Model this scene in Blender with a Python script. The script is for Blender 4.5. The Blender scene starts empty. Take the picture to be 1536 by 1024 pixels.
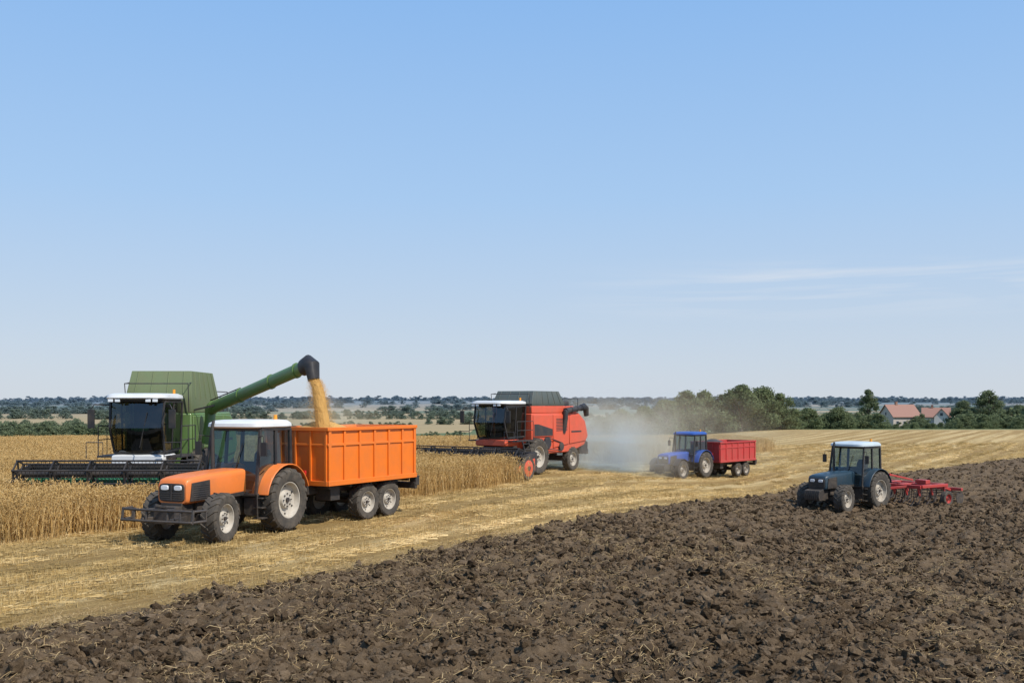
import bpy, math, random
import numpy as np
from mathutils import Vector, Matrix
rnd=random.Random(7)
npr=np.random.default_rng(11)
scene=bpy.context.scene
COL=scene.collection
# ------------------------------------------------------------------ node helpers
def nd(nt,typ,ins=None,**props):
    n=nt.nodes.new(typ)
    for k,v in props.items(): setattr(n,k,v)
    if ins:
        for k,v in ins.items():
            s=n.inputs[k]
            if isinstance(v,bpy.types.NodeSocket): nt.links.new(v,s)
            else: s.default_value=v
    return n
def c4(c): return (c[0],c[1],c[2],1.0)
def mixc(nt,f,a,b,blend='MIX'):
    a=a if isinstance(a,bpy.types.NodeSocket) else c4(a)
    b=b if isinstance(b,bpy.types.NodeSocket) else c4(b)
    return nd(nt,'ShaderNodeMix',{0:f,6:a,7:b},data_type='RGBA',blend_type=blend).outputs[2]
def mth(nt,op,a,b=0.0,clamp=False):
    return nd(nt,'ShaderNodeMath',{0:a,1:b},operation=op,use_clamp=clamp).outputs[0]
def mapr(nt,v,a,b,c=0.0,d=1.0,smooth=False):
    return nd(nt,'ShaderNodeMapRange',{0:v,1:a,2:b,3:c,4:d},interpolation_type='SMOOTHSTEP' if smooth else 'LINEAR').outputs[0]
def noise(nt,vec,scale,detail=4.0,rough=0.55,dist=0.0):
    return nd(nt,'ShaderNodeTexNoise',{'Vector':vec,'Scale':scale,'Detail':detail,'Roughness':rough,'Distortion':dist}).outputs[0]
def ramp(nt,f,stops):
    n=nd(nt,'ShaderNodeValToRGB',{0:f}); r=n.color_ramp
    while len(r.elements)<len(stops): r.elements.new(0.5)
    for e,(p,c) in zip(r.elements,stops): e.position=p; e.color=c4(c)
    return n.outputs[0]
def newmat(name):
    m=bpy.data.materials.new(name); m.use_nodes=True; nt=m.node_tree; nt.nodes.clear()
    out=nt.nodes.new('ShaderNodeOutputMaterial'); return m,nt,out
def pos(nt): return nd(nt,'ShaderNodeNewGeometry').outputs['Position']
def princ(nt,out,ins):
    p=nd(nt,'ShaderNodeBsdfPrincipled',ins); nt.links.new(p.outputs[0],out.inputs[0]); return p
def paint(name,col,rough=0.4,dust=0.35,metal=0.0,coat=0.15):
    m,nt,out=newmat(name); P=pos(nt); z=nd(nt,'ShaderNodeSeparateXYZ',{0:P}).outputs[2]
    n1=noise(nt,P,2.3,5,.6); n2=noise(nt,P,14,4,.6)
    lo=mapr(nt,z,1.9,-0.6,0.0,dust)
    f=mth(nt,'ADD',mth(nt,'MULTIPLY',mapr(nt,n1,.42,.75),dust*.7),mth(nt,'MULTIPLY',lo,mapr(nt,n2,.3,.65)),True)
    c=mixc(nt,mapr(nt,n1,.3,.7,0,.25),col,tuple(x*.72 for x in col))
    c=mixc(nt,f,c,(.24,.175,.11))
    princ(nt,out,{'Base Color':c,'Roughness':mth(nt,'ADD',mth(nt,'MULTIPLY',f,.5),mth(nt,'ADD',rough,mth(nt,'MULTIPLY',n2,.12))),'Metallic':metal,'Coat Weight':coat})
    return m
def rubber():
    m,nt,out=newmat('tyre_rubber'); P=pos(nt)
    n1=noise(nt,P,5,5,.65)
    c=mixc(nt,mapr(nt,n1,.35,.75,.2,.85),(.025,.024,.022),(.13,.105,.078))
    princ(nt,out,{'Base Color':c,'Roughness':.9}); return m
def glass(name,tint=(.50,.62,.66),dirt=.07):
    m,nt,out=newmat(name)
    tr=nd(nt,'ShaderNodeBsdfTransparent',{0:c4(tint)}).outputs[0]
    gl=nd(nt,'ShaderNodeBsdfGlossy',{0:(.85,.93,1,1),1:.03}).outputs[0]
    fc=nd(nt,'ShaderNodeLayerWeight',{0:.5}).outputs['Facing']
    f=mth(nt,'ADD',mth(nt,'MULTIPLY',mth(nt,'POWER',fc,4.0),.7),.07,True)
    df=nd(nt,'ShaderNodeBsdfDiffuse',{0:c4((.16,.15,.12))}).outputs[0]
    dm=nd(nt,'ShaderNodeMixShader',{0:mapr(nt,noise(nt,pos(nt),3,4),.45,.8,0.01,dirt),1:tr,2:df}).outputs[0]
    mx=nd(nt,'ShaderNodeMixShader',{0:f,1:dm,2:gl})
    nt.links.new(mx.outputs[0],out.inputs[0]); return m
RUB=rubber()
GLS=glass('cab_glass'); GLB=glass('tinted_cab_glass',(.42,.40,.30))
BLK=paint('black_plastic',(.018,.018,.02),.5,.25,coat=0)
DRK=paint('dark_steel',(.04,.04,.045),.5,.4,.3,coat=0)
WHT=paint('white_paint',(.70,.71,.70),.35,.2)
RIM=paint('cream_rim_paint',(.52,.48,.41),.5,.5,coat=0)
LMP=paint('lamp_glass',(.75,.78,.8),.1,.0,coat=1)
ORG=paint('orange_paint',(.78,.20,.035),.38,.24)
ORT=paint('trailer_orange_paint',(.78,.175,.010),.45,.16)
RED=paint('red_paint',(.50,.035,.035),.38,.24)
RDC=paint('combine_red_paint',(.66,.095,.042),.42,.2)
BLU=paint('blue_paint',(.015,.075,.33),.35,.2)
BLR=paint('navy_paint',(.015,.04,.11),.35,.2)
TEA=paint('dark_teal_paint',(.008,.035,.058),.35,.10)
TRF=paint('pale_blue_roof_paint',(.50,.57,.60),.4,.15)
GRN=paint('green_paint',(.10,.185,.05),.45,.2)
OLV=paint('olive_paint',(.13,.165,.075),.6,.2,coat=0)
HGR=paint('header_green_paint',(.02,.16,.08),.45,.25)
GRY=paint('grey_paint',(.075,.09,.08),.5,.25)
YEL=paint('amber_plastic',(.8,.3,.02),.3,.05)
REDL=paint('red_lamp',(.6,.02,.02),.3,.05)
SEAT=paint('seat_fabric',(.05,.045,.04),.9,.2,coat=0)
# ------------------------------------------------------------------ mesh builder
class B:
    def __init__(s): s.v=[]; s.f=[]
    def add(s,vs,fs):
        o=len(s.v); s.v+=[tuple(v) for v in vs]; s.f+=[tuple(i+o for i in f) for f in fs]; return s
    def hexa(s,p):
        return s.add(p,[(0,3,2,1),(4,5,6,7),(0,1,5,4),(1,2,6,5),(2,3,7,6),(3,0,4,7)])
    def box(s,x0,x1,y0,y1,z0,z1):
        return s.hexa([(x0,y0,z0),(x1,y0,z0),(x1,y1,z0),(x0,y1,z0),(x0,y0,z1),(x1,y0,z1),(x1,y1,z1),(x0,y1,z1)])
    def prism(s,prof,y0,y1):
        n=len(prof); vs=[(x,y0,z) for x,z in prof]+[(x,y1,z) for x,z in prof]
        return s.add(vs,[tuple(range(n)),tuple(range(2*n-1,n-1,-1))]+[(i,(i+1)%n,n+(i+1)%n,n+i) for i in range(n)])
    def bar(s,a,b,w=.05,h=None,up=(0,0,1)):
        h=h or w; a=Vector(a);b=Vector(b);d=(b-a).normalized(); u=Vector(up)
        if abs(d.dot(u))>.95: u=Vector((1,0,0))
        sd=d.cross(u).normalized()*w/2; t=sd.normalized().cross(d).normalized()*h/2
        return s.hexa([a-sd-t,a+sd-t,a+sd+t,a-sd+t,b-sd-t,b+sd-t,b+sd+t,b-sd+t])
    def cyl(s,a,b,r,r2=None,n=14):
        return s.tube([a,b],[r,r if r2 is None else r2],n)
    def tube(s,path,r,n=10,cap=True):
        path=[Vector(p) for p in path]
        if not isinstance(r,(list,tuple)): r=[r]*len(path)
        vs=[]; ref=None
        for i,p in enumerate(path):
            d=(path[min(i+1,len(path)-1)]-path[max(i-1,0)]).normalized()
            if ref is None: ref=Vector((0,0,1)) if abs(d.z)<.9 else Vector((1,0,0))
            a=d.cross(ref).normalized(); b=a.cross(d).normalized(); ref=b
            for k in range(n):
                t=2*math.pi*k/n; vs.append(p+(a*math.cos(t)+b*math.sin(t))*r[i])
        fs=[]
        for i in range(len(path)-1):
            for k in range(n):
                fs.append((i*n+k,i*n+(k+1)%n,(i+1)*n+(k+1)%n,(i+1)*n+k))
        if cap: fs+= [tuple(range(n-1,-1,-1)),tuple(range((len(path)-1)*n,len(path)*n))]
        return s.add(vs,fs)
    def loft(s,rings,cap=True):
        n=len(rings[0]); vs=[p for r in rings for p in r]; fs=[]
        for i in range(len(rings)-1):
            for k in range(n): fs.append((i*n+k,i*n+(k+1)%n,(i+1)*n+(k+1)%n,(i+1)*n+k))
        if cap: fs+=[tuple(range(n-1,-1,-1)),tuple(range((len(rings)-1)*n,len(rings)*n))]
        return s.add(vs,fs)
    def lathe(s,prof,c,n=32,rot=0.0):
        vs=[];fs=[]
        for k in range(n):
            t=2*math.pi*k/n
            for r,y in prof: vs.append((r*math.cos(t),y,r*math.sin(t)))
        m=len(prof)
        for k in range(n):
            k2=(k+1)%n
            for i in range(m-1): fs.append((k*m+i,k*m+i+1,k2*m+i+1,k2*m+i))
        M=Matrix.Rotation(rot,3,'Z'); c=Vector(c)
        return s.add([M@Vector(v)+c for v in vs],fs)
    def quad(s,*p): return s.add(p,[tuple(range(len(p)))])
    def obj(s,name,mat,parent=None,bevel=0.0,smooth=35,recalc=True):
        me=bpy.data.meshes.new(name); me.from_pydata(s.v,[],s.f)
        if recalc:
            import bmesh
            bm=bmesh.new(); bm.from_mesh(me); bmesh.ops.recalc_face_normals(bm,faces=bm.faces[:]); bm.to_mesh(me); bm.free()
        me.materials.append(mat)
        if smooth:
            me.shade_smooth(); me.set_sharp_from_angle(angle=math.radians(smooth))
        o=bpy.data.objects.new(name,me); COL.objects.link(o)
        if parent: o.parent=parent
        if bevel:
            b=o.modifiers.new('bevel','BEVEL'); b.width=bevel; b.segments=2; b.limit_method='ANGLE'; b.angle_limit=math.radians(40); b.harden_normals=False
        return o
def rring(x,zb,zt,hw,n=24,e=5,yc=0):
    zc=(zb+zt)/2; hh=(zt-zb)/2; r=[]
    for k in range(n):
        t=2*math.pi*(k+.5)/n; c,s_=math.cos(t),math.sin(t)
        r.append((x,yc+hw*math.copysign(abs(c)**(2/e),c),zc+hh*math.copysign(abs(s_)**(2/e),s_)))
    return r
def zring(z,x0,x1,hw,n=28,e=6):
    xc=(x0+x1)/2; hx=(x1-x0)/2; r=[]
    for k in range(n):
        t=2*math.pi*(k+.5)/n; c,s_=math.cos(t),math.sin(t)
        r.append((xc+hx*math.copysign(abs(c)**(2/e),c),hw*math.copysign(abs(s_)**(2/e),s_),z))
    return r
# ------------------------------------------------------------------ terrain
def sstep(a,b,x):
    t=np.clip((x-a)/(b-a),0,1); return t*t*(3-2*t)
def _h(ix,iy,seed):
    ix=ix.astype(np.int64); iy=iy.astype(np.int64)
    h=(ix*374761393+iy*668265263+seed*974634777)&0xffffffff
    h=((h^(h>>13))*1274126177)&0xffffffff
    h=(h^(h>>16))&0xffffffff
    return h/4294967295.0
def vn(x,y,seed=0):
    x0=np.floor(x);y0=np.floor(y);fx=x-x0;fy=y-y0
    fx=fx*fx*(3-2*fx);fy=fy*fy*(3-2*fy)
    a=_h(x0,y0,seed);b=_h(x0+1,y0,seed);c=_h(x0,y0+1,seed);d=_h(x0+1,y0+1,seed)
    return (a*(1-fx)+b*fx)*(1-fy)+(c*(1-fx)+d*fx)*fy
def ybound(x):
    X=np.array([-60,-7.6,-3.6,-1.1,2.65,9.6,15.6,41,120,400.]);Y=np.array([-70,14.8,20.1,24.3,30,43,54,80,135,300.])
    return np.interp(x,X,Y)
def ylwheat(x):
    X=np.array([-60,-30,-12.7,-9.9,-3.7,0.6,14,30]);Y=np.array([14,18,24.2,26.9,36.6,43.2,68,95])
    return np.interp(x,X,Y)
def base_z(x,y):
    d=np.maximum(y,0)
    L=np.interp(d,[0,60,100,130,170,250,400,800,1500,2200,3000,5000,9000,14000],[0,0,-1.0,-2.2,-4.5,-8,-9.6,-8.0,-6,-2,4,15,24,32])
    R=np.interp(d,[0,60,110,150,200,325,450,800,1500,2200,3000,5000,9000,14000],[-1,-1,-.85,-.6,-1.8,-4.2,-6,-7,-5,-1,5,17,26,34])
    t=sstep(2,14,x)*(1-sstep(60,110,d))+sstep(-5,60,x)*sstep(60,110,d)
    z=L*(1-t)+R*t
    far=sstep(300,1500,d)
    z=z+far*(vn(x/500,y/700,3)-.5)*np.minimum(d*.004,16)
    return z
def plough_sd(x,y): return (ybound(x)-y)*.54
def swath(x,y):
    u=x*.848-y*.53; v=x*.53+y*.848
    w=.5+.5*np.sin(2*np.pi*(u+.25*vn(u*.1,v*.08,64))/2.3)
    return .36*vn(u*.75+40,v*.03,61)+.30*vn(u*2.1,v*.07,62)+.34*w
def H(x,y):
    x=np.asarray(x,float);y=np.asarray(y,float)
    z=base_z(x,y)
    m=sstep(-.1,.5,plough_sd(x,y)+(vn(x*1.3,y*1.3,9)-.5)*.7)*(1-sstep(110,160,y))
    u=x*.85-y*.53; v=x*.53+y*.85
    n=0.09*(vn(x*.9,y*.9,1)-.5)+0.12*(1-np.abs(2*vn(x*2.3,y*2.3,2)-1)-.5)+.12*(vn(x*5.5,y*5.5,4)-.5)+.08*(vn(x*11+3,y*11,5)-.5)
    n+=.035*np.sin(u*2*np.pi/.75+vn(u*.5,v*.6,6)*5)
    s=.02*(vn(x*3,y*3,7)-.5)+.015*(vn(x*9,y*9,8)-.5)+.08*(swath(x,y)-.5)
    return z+m*(n+.03)+(1-m)*s*(1-sstep(100,200,y))
def gz(x,y): return float(base_z(np.array([x*1.0]),np.array([y*1.0]))[0])
def build_ground():
    yp=list(np.geomspace(.5,15,40))
    yp+=list(np.geomspace(15,95,800))[1:]
    yp+=list(np.geomspace(95,260,170))[1:]
    yp+=list(np.geomspace(260,15000,150))[1:]
    yp=np.array(yp); t=np.linspace(-.9,.9,900)
    Y=yp[:,None]-10+0*t[None,:]; X=yp[:,None]*t[None,:]
    Z=H(X,Y)
    nr,nc=Y.shape; co=np.stack([X,Y,Z],-1).reshape(-1,3)
    i=np.arange(nr-1)[:,None]*nc+np.arange(nc-1)[None,:]
    q=np.stack([i,i+1,i+nc+1,i+nc],-1).reshape(-1)
    me=bpy.data.meshes.new('ground'); me.vertices.add(len(co)); me.vertices.foreach_set('co',co.astype(np.float32).ravel())
    me.loops.add(len(q)); me.loops.foreach_set('vertex_index',q.astype(np.int32))
    nf=len(q)//4; me.polygons.add(nf); me.polygons.foreach_set('loop_start',(np.arange(nf)*4).astype(np.int32))
    me.polygons.foreach_set('use_smooth',np.ones(nf,bool))
    me.update(calc_edges=True)
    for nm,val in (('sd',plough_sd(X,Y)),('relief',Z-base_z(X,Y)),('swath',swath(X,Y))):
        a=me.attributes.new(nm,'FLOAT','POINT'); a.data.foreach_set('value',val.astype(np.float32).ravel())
    o=bpy.data.objects.new('ground',me); COL.objects.link(o); return o
def painted_haze_fac(nt,P,k=1.0):  # mix factor for aerial haze painted into base colour, rising with distance from origin
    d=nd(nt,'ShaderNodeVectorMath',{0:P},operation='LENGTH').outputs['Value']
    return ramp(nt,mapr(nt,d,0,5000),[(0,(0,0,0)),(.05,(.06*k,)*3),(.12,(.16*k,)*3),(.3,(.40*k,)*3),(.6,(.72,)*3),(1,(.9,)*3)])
HAZE_ALBEDO=(.135,.19,.25)  # bluish albedo standing in for airlight over far ground and trees
def ground_mat():
    m,nt,out=newmat('ground_soil_and_stubble'); P=pos(nt)
    sd=nd(nt,'ShaderNodeAttribute',attribute_name='sd').outputs['Fac']
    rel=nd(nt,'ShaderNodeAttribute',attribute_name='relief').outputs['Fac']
    sw=nd(nt,'ShaderNodeAttribute',attribute_name='swath').outputs['Fac']
    R=nd(nt,'ShaderNodeVectorRotate',{'Vector':P,'Axis':(0,0,1),'Angle':math.radians(-58)}).outputs[0]
    def sc(v): return nd(nt,'ShaderNodeVectorMath',{0:R,1:v},operation='MULTIPLY').outputs[0]
    a=noise(nt,P,1.1,6,.65); b=noise(nt,P,9,6,.7); c=noise(nt,P,.15,3,.5)
    soil=ramp(nt,b,[(.25,(.060,.040,.021)),(.5,(.132,.090,.052)),(.75,(.225,.162,.102))])
    soil=mixc(nt,mapr(nt,a,.35,.7,0,.4),soil,(.17,.118,.070))
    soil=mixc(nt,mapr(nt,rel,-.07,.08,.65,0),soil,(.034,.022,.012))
    straw_bits=noise(nt,nd(nt,'ShaderNodeVectorMath',{0:R,1:(6,22,6)},operation='MULTIPLY').outputs[0],1.0,3,.6,1.5)
    soil=mixc(nt,mth(nt,'MULTIPLY',mapr(nt,straw_bits,.65,.71),.45),soil,(.36,.26,.14))
    soil=mixc(nt,mapr(nt,c,.45,.7,0,.25),soil,(.21,.15,.09))
    s2=noise(nt,sc((.5,6.5,1)),1.0,4,.65,.6); s3=noise(nt,P,17,5,.75); s4=noise(nt,P,.22,3,.5); s5=noise(nt,sc((.10,3.2,1)),1.0,3,.6,.3)
    stb=ramp(nt,sw,[(.25,(.29,.18,.062)),(.48,(.46,.31,.12)),(.68,(.68,.51,.25))])
    stb=mixc(nt,mapr(nt,s2,.45,.62,0,.4),stb,(.62,.455,.20))
    stb=mixc(nt,mapr(nt,s5,.5,.60,0,.6),stb,(.29,.19,.07))
    stb=mixc(nt,mapr(nt,s3,.4,.62,.6,0),stb,(.22,.14,.05))
    stb=mixc(nt,mapr(nt,s4,.5,.75,0,.3),stb,(.36,.24,.095))
    pf=mapr(nt,mth(nt,'ADD',sd,mth(nt,'ADD',mth(nt,'MULTIPLY',mth(nt,'SUBTRACT',a,.5),1.6),mth(nt,'MULTIPLY',mth(nt,'SUBTRACT',b,.5),1.2))),-.12,.22)
    near=mixc(nt,pf,stb,soil)
    fv=nd(nt,'ShaderNodeVectorMath',{0:P,1:(.0028,.0042,0)},operation='MULTIPLY').outputs[0]
    vor=nd(nt,'ShaderNodeTexVoronoi',{'Vector':fv,'Scale':1.0,'Randomness':.8},distance='CHEBYCHEV')
    vc=nd(nt,'ShaderNodeSeparateColor',{0:vor.outputs['Color']}).outputs[0]
    far=nd(nt,'ShaderNodeValToRGB',{0:vc}); far.color_ramp.interpolation='CONSTANT'
    st=[(0,(.40,.29,.13)),(.28,(.09,.13,.045)),(.42,(.46,.34,.17)),(.64,(.12,.15,.05)),(.76,(.38,.28,.13)),(.93,(.08,.11,.04))]
    while len(far.color_ramp.elements)<len(st): far.color_ramp.elements.new(.5)
    for e,(p_,c_) in zip(far.color_ramp.elements,st): e.position=p_; e.color=c4(c_)
    y=nd(nt,'ShaderNodeSeparateXYZ',{0:P}).outputs[1]
    ff=mapr(nt,mth(nt,'ADD',y,mth(nt,'MULTIPLY',mth(nt,'SUBTRACT',s4,.5),20)),205,225)
    col=mixc(nt,ff,near,mixc(nt,mapr(nt,noise(nt,P,.05,4),.3,.7,0,.3),far.outputs[0],(.2,.17,.08)))
    col=mixc(nt,painted_haze_fac(nt,P),col,HAZE_ALBEDO)  # distance haze painted into the ground colour
    hgt=mth(nt,'ADD',mth(nt,'MULTIPLY',b,1.0),mth(nt,'MULTIPLY',noise(nt,P,45,4,.7),.5))
    hh=mixc(nt,pf,s3,hgt)
    bmp=nd(nt,'ShaderNodeBump',{'Strength':1.0,'Distance':.07,'Height':hh}).outputs[0]
    princ(nt,out,{'Base Color':col,'Roughness':.95,'Specular IOR Level':.12,'Normal':bmp}); return m
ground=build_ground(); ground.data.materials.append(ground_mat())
# ------------------------------------------------------------------ scatter helper
def scatter(name,pts,rots,scls,idx,variants):
    col=bpy.data.collections.new(name+'_variants')
    for i,(me) in enumerate(variants):
        o=bpy.data.objects.new('%s_variant_%02d'%(name,i),me); col.objects.link(o)
    me=bpy.data.meshes.new(name); n=len(pts); me.vertices.add(n); me.vertices.foreach_set('co',np.asarray(pts,np.float32).ravel())
    me.attributes.new('rot','FLOAT_VECTOR','POINT').data.foreach_set('vector',np.asarray(rots,np.float32).ravel())
    me.attributes.new('scl','FLOAT_VECTOR','POINT').data.foreach_set('vector',np.asarray(scls,np.float32).ravel())
    me.attributes.new('idx','INT','POINT').data.foreach_set('value',np.asarray(idx,np.int32).ravel())
    o=bpy.data.objects.new(name,me); COL.objects.link(o)
    ng=bpy.data.node_groups.new(name+'_nodes','GeometryNodeTree')
    ng.interface.new_socket('Geometry',in_out='INPUT',socket_type='NodeSocketGeometry'); ng.interface.new_socket('Geometry',in_out='OUTPUT',socket_type='NodeSocketGeometry')
    gi=ng.nodes.new('NodeGroupInput'); go=ng.nodes.new('NodeGroupOutput')
    ci=nd(ng,'GeometryNodeCollectionInfo',{'Separate Children':True,'Reset Children':True}); ci.inputs['Collection'].default_value=col
    ar=nd(ng,'GeometryNodeInputNamedAttribute',{'Name':'rot'},data_type='FLOAT_VECTOR'); as_=nd(ng,'GeometryNodeInputNamedAttribute',{'Name':'scl'},data_type='FLOAT_VECTOR'); ai=nd(ng,'GeometryNodeInputNamedAttribute',{'Name':'idx'},data_type='INT')
    e=nd(ng,'FunctionNodeEulerToRotation',{0:ar.outputs[0]})
    ip=nd(ng,'GeometryNodeInstanceOnPoints',{'Points':gi.outputs[0],'Instance':ci.outputs[0],'Pick Instance':True,'Instance Index':ai.outputs[0],'Rotation':e.outputs[0],'Scale':as_.outputs[0]})
    ng.links.new(ip.outputs[0],go.inputs[0])
    md=o.modifiers.new('scatter','NODES'); md.node_group=ng
    return o
def meshof(b,name,mat,smooth=False):
    me=bpy.data.meshes.new(name); me.from_pydata(b.v,[],b.f); me.materials.append(mat)
    if smooth: me.shade_smooth()
    return me
def straw_mat(name,c1,c2,c3,rows=False):
    m,nt,out=newmat(name); g=nd(nt,'ShaderNodeNewGeometry'); r=g.outputs['Random Per Island']; P=g.outputs['Position']
    c=ramp(nt,r,[(0,c1),(.5,c2),(1,c3)])
    big=noise(nt,P,.35,3)
    c=mixc(nt,mapr(nt,big,.35,.7,0,.35),c,tuple(x*.7 for x in c2))
    if rows:
        R=nd(nt,'ShaderNodeVectorRotate',{'Vector':P,'Axis':(0,0,1),'Angle':math.radians(-58)}).outputs[0]
        s=noise(nt,nd(nt,'ShaderNodeVectorMath',{0:R,1:(.04,1.15,0)},operation='MULTIPLY').outputs[0],1.0,4,.6,.15)
        c=mixc(nt,mapr(nt,s,.48,.58,0,.75),c,tuple(x*.48 for x in c2))
        c=mixc(nt,mapr(nt,s,.46,.38,0,.6),c,tuple(min(1,x*1.25) for x in c3))
    d=nd(nt,'ShaderNodeBsdfDiffuse',{0:c}).outputs[0]; t=nd(nt,'ShaderNodeBsdfTranslucent',{0:c}).outputs[0]
    mx=nd(nt,'ShaderNodeMixShader',{0:.25,1:d,2:t}); nt.links.new(mx.outputs[0],out.inputs[0]); return m
WHEAT=straw_mat('ripe_wheat',(.46,.28,.09),(.61,.41,.165),(.75,.55,.27))
STRAW=straw_mat('cut_straw',(.42,.27,.095),(.62,.44,.185),(.78,.61,.33),True)
OLDST=straw_mat('buried_straw',(.22,.145,.07),(.40,.28,.14),(.56,.42,.23))
def ribbon(b,pts,w,ang):
    dx,dy=math.cos(ang)*w/2,math.sin(ang)*w/2; vs=[]
    n=len(pts)
    for i,p in enumerate(pts):
        k=1.0 if i<n-1 else .4
        vs+=[(p[0]-dx*k,p[1]-dy*k,p[2]),(p[0]+dx*k,p[1]+dy*k,p[2])]
    b.add(vs,[(2*i,2*i+1,2*i+3,2*i+2) for i in range(n-1)])
def wheat_patch(seed):
    r=random.Random(seed); b=B()
    for _ in range(220):
        x,y=r.gauss(0,.3),r.gauss(0,.3); h=r.uniform(.72,1.12); a=r.uniform(0,6.28); l=abs(r.gauss(0,.2)); a2=r.uniform(0,6.28)
        top=(x+math.cos(a)*l,y+math.sin(a)*l,h); mid=(x+math.cos(a)*l*.35,y+math.sin(a)*l*.35,h*.55)
        ribbon(b,[(x,y,-.03),mid,top],.011,a2)
        L=r.uniform(.08,.12); bd=r.uniform(.3,1.7); d=Vector((math.cos(a)*math.sin(bd),math.sin(a)*math.sin(bd),math.cos(bd)))
        t=Vector(top); m=t+d*L*.45; e=t+d*L; s1=d.cross(Vector((.3,.2,1))).normalized()*.013; s2=d.cross(s1).normalized()*.013
        b.add([t,m+s1,m+s2,m-s1,m-s2,e],[(0,1,2),(0,2,3),(0,3,4),(0,4,1),(5,2,1),(5,3,2),(5,4,3),(5,1,4)])
        if r.random()<.8:
            z=r.uniform(.2,.7); q=r.uniform(.12,.28); a3=r.uniform(0,6.28)
            ribbon(b,[(x,y,z),(x+math.cos(a3)*q*.6,y+math.sin(a3)*q*.6,z+.1),(x+math.cos(a3)*q,y+math.sin(a3)*q,z-.04)],.013,a3+1.57)
    return meshof(b,'wheat_patch',WHEAT)
def stubble_patch(seed):
    r=random.Random(seed); b=B()
    for row in range(7):
        for _ in range(20):
            x=r.uniform(-.55,.55); y=-.45+row*.15+r.gauss(0,.018); h=r.uniform(.06,.16); a=r.uniform(0,6.28); l=r.uniform(0,.06)
            ribbon(b,[(x,y,-.02),(x+math.cos(a)*l,y+math.sin(a)*l,h)],.012,r.uniform(0,3.14))
    for _ in range(50):
        x,y=r.uniform(-.55,.55),r.uniform(-.55,.55); a=r.gauss(0,.7); L=r.uniform(.08,.3); z=r.uniform(.005,.07)
        dx,dy=math.cos(a)*L,math.sin(a)*L; w=.010
        b.add([(x,y,z),(x+dx,y+dy,z+r.uniform(-.03,.04)),(x+dx-math.sin(a)*w,y+dy+math.cos(a)*w,z+.012),(x-math.sin(a)*w,y+math.cos(a)*w,z+.012)],[(0,1,2,3)])
    return meshof(b,'stubble_patch',STRAW)
def litter_patch(seed,n=16,R=.3):
    r=random.Random(seed); b=B()
    for _ in range(n):
        x,y=r.gauss(0,R*.5),r.gauss(0,R*.5); a=r.uniform(0,6.28); L=r.uniform(.04,.20); z=r.uniform(.0,.05); w=.007
        z2=z+r.uniform(-.03,.06); dx,dy=math.cos(a)*L,math.sin(a)*L; mx,my=x+dx*.5+r.gauss(0,.02),y+dy*.5+r.gauss(0,.02)
        px,py=-math.sin(a)*w,math.cos(a)*w; zm=(z+z2)/2+r.uniform(0,.03)
        b.add([(x,y,z),(mx,my,zm),(x+dx,y+dy,z2),(x+dx+px,y+dy+py,z2+.004),(mx+px,my+py,zm+.004),(x+px,y+py,z+.004)],[(0,1,4,5),(1,2,3,4)])
    return meshof(b,'straw_litter_patch',OLDST)
# ---- wheat field   spec=(pos, heading, scale, width factor)
GC=((-11.8,33.5),math.radians(-1),1.1,.78)
RC=((0.15,48.9),math.radians(33),1.05,.86)
def heading(th): return Vector((-math.sin(th),-math.cos(th),0))
def local_xy(x,y,spec):
    (cx,cy),th,s,wy=spec; h=heading(th); dx=x-cx;dy=y-cy
    return (dx*h.x+dy*h.y)/s,(dx*-h.y+dy*h.x)/(s*wy)
def gridpts(x0,x1,y0,y1,sp):
    xs=np.arange(x0,x1,sp);ys=np.arange(y0,y1,sp); X,Y=np.meshgrid(xs,ys); X=X.ravel();Y=Y.ravel()
    return X+npr.uniform(-.5,.5,len(X))*sp,Y+npr.uniform(-.5,.5,len(X))*sp
def wheat_ok(X,Y):
    ok=(Y>ylwheat(X)+.3+.5*(vn(X*.9,Y*.9,71)-.5))&(X>-.62*Y-3)&(X<24)
    lx,ly=local_xy(X,Y,GC); ok&=~((lx>-7)&(lx<4.5)&(abs(ly)<3.5))
    lx,ly=local_xy(X,Y,RC); ok&=~((lx<4.6)&(lx>-60)&(abs(ly)<3.9)); ok&=~((lx<4.6)&(ly>0))
    return ok
Xa,Ya=gridpts(-26,24,18,48,.5); Xb,Yb=gridpts(-75,24,48,118,.95)
o=wheat_ok(Xa,Ya); Xa,Ya=Xa[o],Ya[o]; o=wheat_ok(Xb,Yb); Xb,Yb=Xb[o],Yb[o]
X=np.concatenate([Xa,Xb]);Y=np.concatenate([Ya,Yb]); n=len(X); sxy=np.concatenate([np.ones(len(Xa)),np.full(len(Xb),1.35)])
sz=npr.uniform(.88,1.08,n)*(.88+.24*vn(X*.35,Y*.35,33))
scatter('standing_wheat',np.stack([X,Y,base_z(X,Y)],-1),np.stack([npr.normal(0,.09,n),npr.normal(0,.09,n),npr.uniform(0,6.28,n)],-1),np.stack([sxy,sxy,sz],-1),npr.integers(0,6,n),[wheat_patch(i) for i in range(6)])
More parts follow.
